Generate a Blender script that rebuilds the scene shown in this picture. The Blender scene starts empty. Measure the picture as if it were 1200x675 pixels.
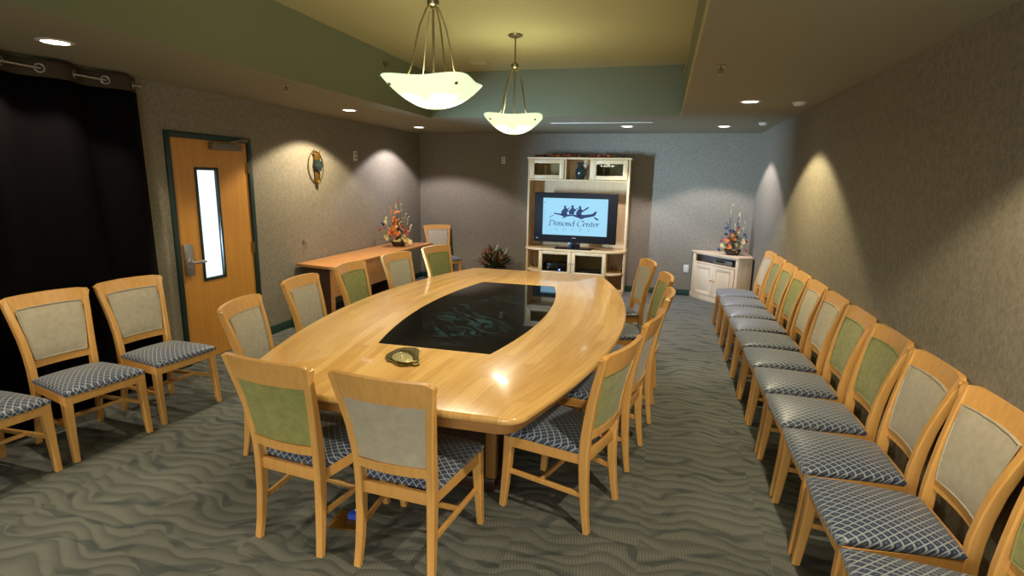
import bpy, bmesh, math, random
from mathutils import Vector, Matrix
random.seed(7)
PI = math.pi
SC = bpy.context.scene
COL = SC.collection

# ------------------------------------------------------------------ camera
YAW, PITCH, ROLL, FPX, CAM_Z = 0.2664, 0.1976, 0.0202, 634.635, 1.7457
def make_camera():
    f = Vector((-math.sin(YAW)*math.cos(PITCH), math.cos(YAW)*math.cos(PITCH), -math.sin(PITCH)))
    r0 = Vector((math.cos(YAW), math.sin(YAW), 0)); u0 = r0.cross(f)
    r = math.cos(ROLL)*r0 + math.sin(ROLL)*u0
    u = -math.sin(ROLL)*r0 + math.cos(ROLL)*u0
    cd = bpy.data.cameras.new('camera'); cd.sensor_width = 36; cd.lens = FPX/1200*36
    cd.clip_start = 0.05; cd.clip_end = 60
    co = bpy.data.objects.new('camera', cd); COL.objects.link(co)
    m = Matrix(((r.x, u.x, -f.x, 0), (r.y, u.y, -f.y, 0), (r.z, u.z, -f.z, CAM_Z), (0, 0, 0, 1)))
    co.matrix_world = m
    SC.camera = co
make_camera()

# ------------------------------------------------------------------ room size
XL, XR, YB, YR, H, H2 = -4.102, 1.298, 8.824, -2.3, 2.478, 3.004
TXL, TXR, TYB, TYF = -2.865, 0.127, 6.492, -1.0        # the raised tray in the ceiling

# ------------------------------------------------------------------ world, exposure, light levels
w = bpy.data.worlds.new('world'); SC.world = w; w.use_nodes = True
w.node_tree.nodes['Background'].inputs[0].default_value = (0.6, 0.7, 0.9, 1)
w.node_tree.nodes['Background'].inputs[1].default_value = 0.05
SC.view_settings.view_transform = 'Standard'
SC.view_settings.look = 'None'
SC.view_settings.gamma = 1
SC.view_settings.use_curve_mapping = False
SC.view_settings.exposure = 0.12
BOWL_GLOW, BOWL_LAMP, BOWL_UP = 1.6, 11, 14
DOWN_W = 130
DOOR_DAY = 42
REAR_W = 70

def lamp(name, kind, loc, power, color, parent=None, target=None, **kw):
    l = bpy.data.lights.new(name, kind); l.energy = power; l.color = color
    for k, v in kw.items(): setattr(l, k, v)
    o = bpy.data.objects.new(name, l); COL.objects.link(o); o.location = loc
    if target is not None:
        o.rotation_euler = (Vector(target)-Vector(loc)).to_track_quat('-Z', 'Y').to_euler()
    if parent: 
        o.parent = parent
        o.location = Vector(loc)-parent.location
    return o
# daylight that comes in through the glass slot of the door
lamp('door_daylight', 'AREA', (-4.06, 4.19, 1.28), DOOR_DAY, (0.42, 0.66, 1.0), target=(.35, 8.8, 1.75),
     shape='RECTANGLE', size=0.2, size_y=0.95, spread=math.radians(48))
# fill light added at the unseen rear wall to brighten the room
lamp('added_rear_fill', 'AREA', (-0.1, -2.19, 1.12), REAR_W, (0.97, 0.97, 0.92), target=(-0.3, 4, 1.3),
     shape='RECTANGLE', size=1.8, size_y=1.4)

# ------------------------------------------------------------------ node helpers
def srgb(r, g, b):
    f = lambda c: (c/255/12.92 if c/255 <= .04045 else ((c/255+.055)/1.055)**2.4)
    return (f(r), f(g), f(b), 1)
class N:
    def __init__(s, name):
        s.m = bpy.data.materials.new(name); s.m.use_nodes = True
        s.t = s.m.node_tree; s.b = s.t.nodes['Principled BSDF']; s.o = s.t.nodes['Material Output']
    def n(s, typ, **kw):
        x = s.t.nodes.new(typ)
        for k, v in kw.items(): setattr(x, k, v)
        return x
    def put(s, sock, v):
        if isinstance(v, bpy.types.NodeSocket): s.t.links.new(v, sock)
        else: sock.default_value = v
    def M(s, op, a, b=0.0, c=0.0):
        x = s.n('ShaderNodeMath', operation=op)
        s.put(x.inputs[0], a); s.put(x.inputs[1], b); s.put(x.inputs[2], c)
        return x.outputs[0]
    def coord(s, kind='Object'): return s.n('ShaderNodeTexCoord').outputs[kind]
    def mapping(s, v, sc=(1, 1, 1), rot=(0, 0, 0)):
        x = s.n('ShaderNodeMapping'); s.put(x.inputs['Vector'], v)
        x.inputs['Scale'].default_value = sc; x.inputs['Rotation'].default_value = rot
        return x.outputs[0]
    def noise(s, v, scale, detail=3, rough=.5):
        x = s.n('ShaderNodeTexNoise'); s.put(x.inputs['Vector'], v)
        x.inputs['Scale'].default_value = scale; x.inputs['Detail'].default_value = detail
        x.inputs['Roughness'].default_value = rough
        return x.outputs[0]
    def sep(s, v):
        x = s.n('ShaderNodeSeparateXYZ'); s.put(x.inputs[0], v); return x.outputs
    def comb(s, a, b, c=0.0):
        x = s.n('ShaderNodeCombineXYZ'); s.put(x.inputs[0], a); s.put(x.inputs[1], b); s.put(x.inputs[2], c); return x.outputs[0]
    def mix(s, f, a, b):
        x = s.n('ShaderNodeMix', data_type='RGBA'); s.put(x.inputs[0], f); s.put(x.inputs[6], a); s.put(x.inputs[7], b)
        return x.outputs[2]
    def ramp(s, f, lo, hi):
        x = s.n('ShaderNodeMapRange'); s.put(x.inputs[0], f); x.inputs[1].default_value = lo; x.inputs[2].default_value = hi
        return x.outputs[0]
    def bump(s, h, strength, dist=.01):
        x = s.n('ShaderNodeBump'); s.put(x.inputs['Height'], h)
        x.inputs['Strength'].default_value = strength; x.inputs['Distance'].default_value = dist
        s.t.links.new(x.outputs[0], s.b.inputs['Normal'])
    def set(s, **kw):
        for k, v in kw.items(): s.put(s.b.inputs[k.replace('_', ' ')], v)
        return s

def plain(name, col, rough=.5, metal=0.0, spec=.5, var=.06, scale=8, **kw):
    a = N(name); n = a.noise(a.coord(), scale)
    c2 = tuple(min(1, x*(1+var*3)) for x in col[:3])+(1,); c1 = tuple(x*(1-var*3) for x in col[:3])+(1,)
    a.set(Base_Color=a.mix(n, c1, c2), Roughness=rough, Metallic=metal, **kw)
    a.b.inputs['Specular IOR Level'].default_value = spec
    return a.m
def wood(name, c1, c2, rough=.35, sc=(28, 28, 2.2), streak=.5):
    a = N(name); v = a.mapping(a.coord(), sc)
    n = a.noise(v, 1.5, 5, .6); n2 = a.noise(a.coord(), 3, 2)
    f = a.M('ADD', a.M('MULTIPLY', a.ramp(n, .3, .7), streak), a.M('MULTIPLY', n2, 1-streak))
    a.set(Base_Color=a.mix(f, c1, c2), Roughness=rough)
    a.bump(n, .05, .002)
    return a.m

MAT = {}
MAT['chair_wood'] = wood('chair_wood', srgb(200, 144, 72), srgb(226, 174, 98), .32)
MAT['cab_wood'] = wood('cabinet_wood', srgb(206, 172, 118), srgb(230, 200, 148), .4)
MAT['white_wood'] = wood('whitewashed_wood', srgb(204, 174, 136), srgb(228, 204, 168), .45)
MAT['console_wood'] = wood('console_wood', srgb(194, 130, 68), srgb(220, 160, 94), .22, (20, 1.6, 20))
MAT['door_wood'] = wood('door_wood', srgb(180, 120, 42), srgb(206, 146, 60), .4, (16, 16, .9))
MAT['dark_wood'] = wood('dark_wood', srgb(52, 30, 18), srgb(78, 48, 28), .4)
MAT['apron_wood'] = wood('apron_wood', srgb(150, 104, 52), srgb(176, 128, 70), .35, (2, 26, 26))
MAT['green_frame'] = plain('green_paint', srgb(20, 44, 38), .4)
MAT['teal_base'] = plain('teal_vinyl', srgb(38, 62, 54), .45)
MAT['white_plastic'] = plain('white_plastic', srgb(214, 210, 196), .4, var=.01)
MAT['steel'] = plain('brushed_steel', srgb(176, 174, 168), .32, .9, var=.02)
MAT['grey_metal'] = plain('grey_metal', srgb(120, 112, 98), .45, .6, var=.02)
MAT['nickel'] = plain('pendant_nickel', srgb(150, 138, 104), .3, .85, var=.02)
MAT['brass'] = plain('brass', srgb(160, 122, 60), .4, .9, var=.05)
MAT['bronze'] = plain('greened_bronze', srgb(128, 116, 66), .35, .75, var=.16, scale=60)
MAT['bronze_light'] = plain('bronze_relief', srgb(186, 176, 122), .4, .5, var=.2, scale=120)
MAT['black_plastic'] = plain('black_plastic', srgb(14, 13, 13), .25, var=.02)
MAT['tv_plastic'] = plain('tv_plastic', srgb(14, 13, 13), .6, spec=.25, var=.02)
MAT['blue_plastic'] = plain('blue_plastic', srgb(40, 80, 190), .3)
MAT['curtain'] = plain('black_curtain', srgb(5, 3, 4), .9, spec=.08, var=.15, scale=14)
MAT['curtain_top'] = plain('curtain_header', srgb(64, 54, 42), .8, spec=.15)
MAT['sage'] = plain('sage_paint', srgb(112, 116, 88), .7, spec=.2, var=.015, scale=1.5)
MAT['tray_lit_paint'] = plain('tray_lit_paint', srgb(172, 166, 122), .8, spec=.2, var=.015, scale=1.2)  # the pendants' yellow-green light is put into this paint colour
MAT['soffit'] = plain('soffit_paint', srgb(146, 142, 118), .8, spec=.2, var=.015, scale=1.2)
MAT['leaf_green'] = plain('leaf_green', srgb(58, 78, 34), .5, var=.2, scale=10)
MAT['leaf_dark'] = plain('leaf_dark', srgb(36, 44, 22), .5, var=.2, scale=10)
MAT['leaf_red'] = plain('leaf_red', srgb(140, 76, 54), .5, var=.2, scale=10)
MAT['leaf_pale'] = plain('leaf_pale', srgb(176, 168, 124), .5, var=.12, scale=10)
MAT['petal_orange'] = plain('petal_orange', srgb(214, 118, 52), .55, var=.12, scale=30)
MAT['petal_cream'] = plain('petal_cream', srgb(222, 202, 136), .55, var=.06, scale=30)
MAT['petal_red'] = plain('petal_red', srgb(160, 62, 50), .55, var=.12, scale=30)
MAT['petal_blue'] = plain('petal_blue', srgb(48, 52, 84), .55, var=.12, scale=30)
MAT['basket'] = plain('dark_basket', srgb(58, 36, 20), .7, var=.2, scale=60)
MAT['vase'] = plain('teal_glaze', srgb(36, 48, 46), .12, var=.15, scale=20)
MAT['weave'] = plain('woven_cloth', srgb(120, 96, 58), .8, var=.2, scale=60)

def emis(name, col, strength):
    a = N(name); a.set(Base_Color=(0, 0, 0, 1), Emission_Color=col, Emission_Strength=strength, Roughness=.3); return a.m
MAT['lens'] = emis('downlight_lens', (1, .93, .8, 1), 9)
MAT['lens_dim'] = emis('dim_lens', (1, .8, .6, 1), .5)
MAT['door_glass'] = emis('daylit_glass', (.86, .95, 1, 1), 1.15)
MAT['blue_led'] = emis('blue_led', (.1, .15, 1, 1), 9)
MAT['screen_ink'] = emis('screen_ink', srgb(20, 44, 96), .9)
MAT['screen_grey'] = emis('screen_grey', srgb(84, 140, 160), .9)
def screen_mat():
    a = N('lit_screen'); n = a.noise(a.coord(), 1.2, 1)
    a.set(Base_Color=(0, 0, 0, 1), Emission_Color=a.mix(n, srgb(140, 200, 232), srgb(170, 224, 246)), Emission_Strength=1.0, Roughness=.6)
    a.b.inputs['Specular IOR Level'].default_value = .1
    return a.m
MAT['screen'] = screen_mat()
def glass_mat():
    a = N('cabinet_glass'); t = a.n('ShaderNodeBsdfTransparent'); g = a.n('ShaderNodeBsdfGlossy'); g.inputs['Roughness'].default_value = .03
    t.inputs[0].default_value = (.82, .84, .78, 1)
    mx = a.n('ShaderNodeMixShader'); mx.inputs[0].default_value = .05
    a.t.links.new(t.outputs[0], mx.inputs[1]); a.t.links.new(g.outputs[0], mx.inputs[2]); a.t.links.new(mx.outputs[0], a.o.inputs[0])
    return a.m
MAT['glass'] = glass_mat()

def bowl_mat():
    # frosted glass lit from inside by four bulbs: brightest close to each bulb
    a = N('lit_frosted_glass'); x, y, z = a.sep(a.coord())
    x.node  # keep
    ax = a.M('SUBTRACT', a.M('ABSOLUTE', x), .085); ay = a.M('SUBTRACT', a.M('ABSOLUTE', y), .085)
    d = a.M('SQRT', a.M('ADD', a.M('MULTIPLY', ax, ax), a.M('MULTIPLY', ay, ay)))
    f = a.ramp(d, .10, .03)
    a.set(Base_Color=(.75, .8, .66, 1), Roughness=.35, Emission_Color=a.mix(f, (.66, .80, .50, 1), (1, .98, .86, 1)),
          Emission_Strength=a.M('MULTIPLY_ADD', f, BOWL_GLOW, .95))
    return a.m
MAT['bowl'] = bowl_mat()

def wall_mat():
    a = N('taupe_wallcovering'); c = a.coord()
    n = a.noise(a.mapping(c, (52, 52, 36)), 1, 5, .75); n2 = a.noise(c, .8, 2)
    f = a.M('MULTIPLY_ADD', a.ramp(n, .3, .7), .75, a.M('MULTIPLY', n2, .3))
    a.set(Base_Color=a.mix(f, srgb(102, 95, 79), srgb(150, 141, 120)), Roughness=.75)
    a.b.inputs['Specular IOR Level'].default_value = .25
    a.bump(n, .12, .003)
    return a.m
MAT['wall'] = wall_mat()

def carpet_mat():
    a = N('wave_carpet'); x, y, z = a.sep(a.coord())
    # carpet tiles of 0.6 m, neighbouring tiles shifted against each other
    tx = a.M('FLOOR', a.M('DIVIDE', x, .61)); ty = a.M('FLOOR', a.M('DIVIDE', y, .61))
    odd = a.M('MODULO', a.M('ABSOLUTE', a.M('ADD', tx, ty)), 2)
    nz = a.noise(a.comb(x, y, a.M('MULTIPLY', odd, 3.7)), 3.4, 1)
    wob = a.M('ADD', a.M('MULTIPLY', a.M('SINE', a.M('MULTIPLY_ADD', x, 15.0, a.M('MULTIPLY', odd, 1.4))), .26), a.M('MULTIPLY', nz, 2.6))
    fr = a.M('FRACT', a.M('ADD', a.M('MULTIPLY', y, 12.5), wob))
    band = a.M('MULTIPLY', a.ramp(fr, .0, .16), a.ramp(fr, 1.0, .45))
    w2_ = a.M('ADD', a.M('MULTIPLY', y, 5.3), a.M('ADD', a.M('MULTIPLY', a.M('SINE', a.M('MULTIPLY_ADD', x, 9.0, 1.3)), .35), a.M('MULTIPLY', nz, 1.9)))
    f2 = a.M('FRACT', w2_)
    patch = a.M('MULTIPLY', a.ramp(f2, .62, .66), a.ramp(f2, .98, .84))
    patch = a.M('MULTIPLY', patch, a.ramp(a.noise(a.comb(a.M('MULTIPLY', x, 1.0), a.M('MULTIPLY', y, 2.4)), 3.6, 1), .46, .54))
    rib = a.M('SINE', a.M('MULTIPLY', a.M('ADD', x, a.M('MULTIPLY', fr, .012)), 420))
    n3 = a.noise(a.coord(), 190, 3, .7); n4 = a.noise(a.coord(), 1.6, 2)
    f = a.M('ADD', a.M('MULTIPLY_ADD', band, .30, .12), a.M('ADD', a.M('MULTIPLY', n3, .42), a.M('MULTIPLY', a.M('MULTIPLY', rib, band), .16)))
    f = a.M('ADD', f, a.M('MULTIPLY', a.M('SUBTRACT', n4, .5), .35))
    col = a.mix(f, srgb(56, 64, 62), srgb(128, 128, 118))
    a.set(Base_Color=a.mix(a.M('MULTIPLY', patch, .5), col, srgb(48, 60, 62)), Roughness=.95)
    a.b.inputs['Specular IOR Level'].default_value = .1
    a.bump(a.M('ADD', band, n3), .35, .006)
    return a.m
MAT['carpet'] = carpet_mat()

def seat_mat():
    a = N('lattice_fabric'); x, y, z = a.sep(a.coord()); y = a.M('ADD', y, z); c = .0235
    p = a.M('DIVIDE', a.M('ADD', a.M('MULTIPLY', x, .66), a.M('MULTIPLY', y, .56)), c)
    q = a.M('DIVIDE', a.M('SUBTRACT', a.M('MULTIPLY', x, .66), a.M('MULTIPLY', y, .56)), c)
    fp = a.M('ABSOLUTE', a.M('SUBTRACT', a.M('FRACT', p), .5)); fq = a.M('ABSOLUTE', a.M('SUBTRACT', a.M('FRACT', q), .5))
    mx = a.M('MAXIMUM', fp, fq)
    line = a.ramp(mx, .41, .455)
    ring = a.M('MULTIPLY', a.ramp(mx, .15, .19), a.ramp(mx, .32, .28))
    c0 = a.mix(ring, srgb(70, 86, 110), srgb(12, 16, 26))
    c1 = a.mix(line, c0, srgb(158, 162, 158))
    a.set(Base_Color=c1, Roughness=.42)
    a.b.inputs['Sheen Weight'].default_value = .25
    a.bump(mx, .15, .003)
    return a.m
MAT['seat'] = seat_mat()
def suede(name, c1, c2):
    a = N(name); n = a.noise(a.coord(), 26, 5, .65); n2 = a.noise(a.coord(), 7, 3)
    f = a.M('MULTIPLY_ADD', a.ramp(n, .3, .7), .6, a.M('MULTIPLY', n2, .4))
    a.set(Base_Color=a.mix(f, c1, c2), Roughness=.75); a.b.inputs['Sheen Weight'].default_value = .15
    a.bump(n, .1, .003)
    return a.m
MAT['tan'] = suede('tan_suede', srgb(164, 152, 124), srgb(192, 182, 158))
MAT['green'] = suede('green_suede', srgb(116, 117, 56), srgb(160, 158, 92))

def table_mat():
    a = N('laminated_maple'); u, v, z = a.sep(a.coord('UV'))
    st = a.M('MULTIPLY', u, 17); k = a.M('FLOOR', st)
    wn = a.n('ShaderNodeTexWhiteNoise', noise_dimensions='2D')
    seg = a.M('FLOOR', a.M('ADD', a.M('DIVIDE', v, 1.1), a.M('MULTIPLY', k, .37)))
    a.put(wn.inputs['Vector'], a.comb(k, seg))
    gr = a.noise(a.comb(a.M('MULTIPLY', u, 60), a.M('MULTIPLY', v, 2.2)), 1.3, 5, .6)
    f = a.M('ADD', a.M('MULTIPLY', wn.outputs[0], .55), a.M('MULTIPLY', a.ramp(gr, .3, .7), .55))
    c = a.mix(f, srgb(200, 148, 76), srgb(234, 190, 116))
    a.set(Base_Color=c, Roughness=.24)
    a.b.inputs['Coat Weight'].default_value = .3; a.b.inputs['Coat Roughness'].default_value = .08
    return a.m
MAT['table'] = table_mat()
def inlay_mat():
    a = N('black_inlay_glass'); c = a.coord(); x, y, z = a.sep(c)
    n = a.noise(a.mapping(c, (1.3, 2.2, 1)), 2.2, 6, .6)
    wv = a.n('ShaderNodeTexWave', wave_type='BANDS', bands_direction='DIAGONAL'); a.put(wv.inputs['Vector'], c)
    wv.inputs['Scale'].default_value = 5; wv.inputs['Distortion'].default_value = 16; wv.inputs['Detail'].default_value = 7; wv.inputs['Detail Roughness'].default_value = .65
    m = a.M('MULTIPLY', a.ramp(wv.outputs['Fac'], .45, 1.0), a.ramp(n, .42, .66))
    dx = a.M('DIVIDE', a.M('SUBTRACT', x, .04), .34); dy = a.M('DIVIDE', a.M('ADD', y, .25), .75)
    el = a.ramp(a.M('ADD', a.M('MULTIPLY', dx, dx), a.M('MULTIPLY', dy, dy)), 1.15, .5)
    m = a.M('MULTIPLY', m, el)
    a.set(Base_Color=a.mix(m, (.004, .005, .005, 1), srgb(44, 78, 82)), Roughness=.03, IOR=1.75)
    return a.m
MAT['inlay'] = inlay_mat()

# ------------------------------------------------------------------ mesh helpers
class MB:
    def __init__(s): s.bm = bmesh.new(); s.uv = None
    def box(s, x0, x1, y0, y1, z0, z1, bev=0.0, mi=0):
        t = bmesh.new(); bmesh.ops.create_cube(t, size=1)
        for v in t.verts: v.co = Vector(((x0+x1)/2+v.co.x*(x1-x0), (y0+y1)/2+v.co.y*(y1-y0), (z0+z1)/2+v.co.z*(z1-z0)))
        if bev: bmesh.ops.bevel(t, geom=list(t.edges), offset=bev, segments=2, affect='EDGES', profile=.5)
        for f in t.faces: f.material_index = mi
        s.join(t); return s
    def join(s, t):
        me = bpy.data.meshes.new('tmp'); t.to_mesh(me); t.free(); s.bm.from_mesh(me); bpy.data.meshes.remove(me)
    def sweep(s, pts, sizes, up=(1, 0, 0), round_=False, n=8):
        """box or round section swept along pts; sizes = (width along up, depth across) or radius"""
        rings = []; up = Vector(up); P = [Vector(p) for p in pts]
        for i, p in enumerate(P):
            t = (P[min(i+1, len(P)-1)]-P[max(i-1, 0)]).normalized()
            a = (up - t*up.dot(t)).normalized(); b = t.cross(a)
            sz = sizes[i] if isinstance(sizes, list) else sizes
            if round_:
                r = sz; rings.append([s.bm.verts.new(p+a*r*math.cos(2*PI*k/n)+b*r*math.sin(2*PI*k/n)) for k in range(n)])
            else:
                hw, hd = sz[0]/2, sz[1]/2; c = min(hw, hd)*.3
                q = [(hw, hd-c), (hw-c, hd), (-hw+c, hd), (-hw, hd-c), (-hw, -hd+c), (-hw+c, -hd), (hw-c, -hd), (hw, -hd+c)]
                rings.append([s.bm.verts.new(p+a*u+b*v) for u, v in q])
        for r0, r1 in zip(rings, rings[1:]):
            m = len(r0)
            for k in range(m): s.bm.faces.new((r0[k], r0[(k+1) % m], r1[(k+1) % m], r1[k]))
        s.bm.faces.new(rings[0][::-1]); s.bm.faces.new(rings[-1]); return s
    def tube(s, pts, r, n=8):
        P = [Vector(p) for p in pts]; d = (P[-1]-P[0]).normalized()
        up = Vector((0, 0, 1)) if abs(d.z) < .8 else Vector((1, 0, 0))
        if isinstance(r, list): return s.sweep(pts, r, up, True, n)
        return s.sweep(pts, [r]*len(pts), up, True, n)
    def lathe(s, prof, cx=0, cy=0, cz=0, n=24, close=True):
        rings = []
        for r, z in prof:
            if r < 1e-5: rings.append([s.bm.verts.new((cx, cy, cz+z))])
            else: rings.append([s.bm.verts.new((cx+r*math.cos(2*PI*k/n), cy+r*math.sin(2*PI*k/n), cz+z)) for k in range(n)])
        for a, b in zip(rings, rings[1:]):
            for k in range(n):
                if len(a) == 1 and len(b) == 1: continue
                if len(a) == 1: s.bm.faces.new((a[0], b[k], b[(k+1) % n]))
                elif len(b) == 1: s.bm.faces.new((a[k], a[(k+1) % n], b[0]))
                else: s.bm.faces.new((a[k], a[(k+1) % n], b[(k+1) % n], b[k]))
        return s
    def torus(s, c, R, r, axis='x', n=24, m=8, sx=1, sy=1):
        g = []
        for i in range(n):
            a = 2*PI*i/n; row = []
            for j in range(m):
                b = 2*PI*j/m; q = (R+r*math.cos(b)); u, v, w_ = q*math.cos(a)*sx, q*math.sin(a)*sy, r*math.sin(b)
                p = {'x': (w_, u, v), 'y': (u, w_, v), 'z': (u, v, w_)}[axis]
                row.append(s.bm.verts.new(Vector(c)+Vector(p)))
            g.append(row)
        for i in range(n):
            for j in range(m):
                s.bm.faces.new((g[i][j], g[(i+1) % n][j], g[(i+1) % n][(j+1) % m], g[i][(j+1) % m]))
        return s
    def prism(s, poly, z0, z1, bev=0.0):
        t = bmesh.new(); vs = [t.verts.new((p[0], p[1], z0)) for p in poly]; f = t.faces.new(vs)
        r = bmesh.ops.extrude_face_region(t, geom=[f])
        for v in r['geom']:
            if isinstance(v, bmesh.types.BMVert): v.co.z = z1
        bmesh.ops.recalc_face_normals(t, faces=list(t.faces))
        if bev: bmesh.ops.bevel(t, geom=[e for e in t.edges if abs(e.verts[0].co.z-e.verts[1].co.z) < 1e-6], offset=bev, segments=2, affect='EDGES', profile=.5)
        s.join(t); return s
    def xform(s, m):
        bmesh.ops.transform(s.bm, matrix=m, verts=list(s.bm.verts)); return s
    def build(s, name, mat, parent=None, smooth=True, recalc=True, angle=40):
        if recalc: bmesh.ops.recalc_face_normals(s.bm, faces=list(s.bm.faces))
        me = bpy.data.meshes.new(name)
        s.bm.to_mesh(me); s.bm.free()
        for m in (mat if isinstance(mat, (list, tuple)) else [mat]): me.materials.append(MAT[m])
        if smooth:
            me.shade_smooth()
            try: me.set_sharp_from_angle(angle=math.radians(angle))
            except Exception: pass
        o = bpy.data.objects.new(name, me); COL.objects.link(o)
        if parent: o.parent = parent
        return o

def tag(o, label, cat, group=None):
    o['label'] = label; o['category'] = cat
    if group: o['group'] = group
    return o
def struct(o): o['kind'] = 'structure'; return o
def thing(name, label, cat, loc=(0, 0, 0), rz=0.0, group=None):
    o = bpy.data.objects.new(name, None); COL.objects.link(o); o.empty_display_size = .1
    o.location = loc; o.rotation_euler = (0, 0, rz)
    return tag(o, label, cat, group)
def copy_tree(o, parent=None, first=True):
    c = o.copy(); COL.objects.link(c); c.parent = parent
    for ch in list(o.children): copy_tree(ch, c, False)
    return c

# ------------------------------------------------------------------ the room
struct(MB().box(XL-.12, XR+.12, YR-.12, YB+.12, -.08, 0).build('floor', 'carpet', smooth=False))
D0, D1, DT = 3.765, 4.77, 2.1          # door opening with its frame
b = MB().box(XL-.12, XL, YR-.12, D0, 0, H2+.1).box(XL-.12, XL, D1, YB+.12, 0, H2+.1).box(XL-.12, XL, D0, D1, DT, H2+.1)
struct(b.build('wall_left', 'wall', smooth=False))
struct(MB().box(XR, XR+.12, YR-.12, YB+.12, 0, H2+.1).build('wall_right', 'wall', smooth=False))
struct(MB().box(XL, XR, YB, YB+.12, 0, H2+.1).build('wall_back', 'wall', smooth=False))
struct(MB().box(XL, XR, YR-.12, YR, 0, H2+.1).build('wall_front', 'wall', smooth=False))
struct(MB().box(TXL-.02, TXR+.02, TYF-.02, TYB+.02, H2, H2+.1).build('ceiling', 'tray_lit_paint', smooth=False))
def soffit(name, x0, x1, y0, y1):
    o = MB().box(x0, x1, y0, y1, H, H2+.1).build(name, ['soffit', 'sage'], smooth=False)
    for p in o.data.polygons:
        if abs(p.normal.z) < .5: p.material_index = 1
    return struct(o)
soffit('ceiling_soffit_left', XL, TXL, YR, YB); soffit('ceiling_soffit_right', TXR, XR, YR, YB)
soffit('ceiling_soffit_back', TXL, TXR, TYB, YB); soffit('ceiling_soffit_front', TXL, TXR, YR, TYF)
BH = .095
struct(MB().box(XL, XL+.012, YR, D0, 0, BH, .003).box(XL, XL+.012, D1, YB, 0, BH, .003).build('baseboard_left', 'teal_base'))
struct(MB().box(XL+.012, XR-.012, YB-.012, YB, 0, BH, .003).build('baseboard_back', 'teal_base'))
struct(MB().box(XR-.012, XR, YR, YB, 0, BH, .003).build('baseboard_right', 'teal_base'))
# thin bead along the foot of the tray on the right side
struct(MB().box(TXR-.012, TXR, TYF, TYB, H+.0, H+.02).box(TXR-.012, TXR, TYF, TYB, H2-.09, H2-.07).build('trim_1', 'tray_lit_paint', smooth=False))

# added unseen window, gives the rear fill light a frame and pane
wn = thing('fill_window_1', '', '', (-.1, YR, 1.12)); del wn['label']; del wn['category']; struct(wn)
MB().box(-.98, -.9, 0, .05, -.78, .78, .004).box(.9, .98, 0, .05, -.78, .78, .004).box(-.9, .9, 0, .05, -.78, -.7, .004).box(-.9, .9, 0, .05, .7, .78, .004).box(-.02, .02, 0, .05, -.7, .7, .004).build('fill_window_frame', 'green_frame', wn)
MB().box(-.9, .9, .01, .02, -.7, .7).build('window_pane', 'door_glass', wn, smooth=False)  # added glowing pane, part of the rear fill

# door
dr = thing('door_1', '', '', (XL, 4.268, 0)); del dr['label']; del dr['category']; struct(dr)
w2 = (D1-D0)/2; fw = .05
MB().box(-.10, .018, -w2, -w2+fw, 0, DT, .004).box(-.10, .018, w2-fw, w2, 0, DT, .004).box(-.10, .018, -w2+fw, w2-fw, DT-fw, DT, .004).build('door_frame', 'green_frame', dr)
L0, L1, LT = -w2+fw+.003, w2-fw-.003, DT-fw-.003
g0, g1, gz0, gz1 = -.215, .060, .75, 1.80     # glass slot
bb = MB().box(-.045, -.002, L0, g0, .006, LT, .002).box(-.045, -.002, g1, L1, .006, LT, .002).box(-.045, -.002, g0, g1, .006, gz0, .002).box(-.045, -.002, g0, g1, gz1, LT, .002)
leaf = bb.build('door_leaf', 'door_wood', dr, smooth=False)
fr = MB().box(-.05, .006, g0, g0+.026, gz0, gz1, .003).box(-.05, .006, g1-.026, g1, gz0, gz1, .003).box(-.05, .006, g0+.026, g1-.026, gz0, gz0+.026, .003).box(-.05, .006, g0+.026, g1-.026, gz1-.026, gz1, .003).build('glazing_frame', 'green_frame', leaf)
MB().box(-.03, -.022, g0+.026, g1-.026, gz0+.026, gz1-.026).build('window_pane', 'door_glass', leaf, smooth=False)
hp = MB().box(-.002, .018, -.418, -.325, .83, 1.115, .004).build('handle_plate', 'steel', leaf)
MB().box(.018, .05, -.382, -.36, .935, .96, .004).tube([(.05, -.38, .95), (.055, -.33, .95), (.053, -.25, .948), (.05, -.225, .945)], .012).build('door_handle', 'steel', hp)
cl = MB().box(-.002, .055, -.03, .33, 1.965, 2.03, .006).build('door_closer', 'grey_metal', leaf)
MB().sweep([(.045, .20, 2.04), (.09, .28, 2.065), (.03, .42, 2.075)], (.02, .008), (0, 0, 1)).box(.018, .03, .36, .45, 2.055, 2.09, .002).build('closer_arm', 'grey_metal', cl)
for z in (1.81, 1.0, .22):
    MB().box(-.002, .004, L1-.03, L1+.002, z-.055, z+.055).tube([(.009, L1+.002, z-.055), (.009, L1+.002, z+.055)], .007).build('hinge', 'brass', leaf)

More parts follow.
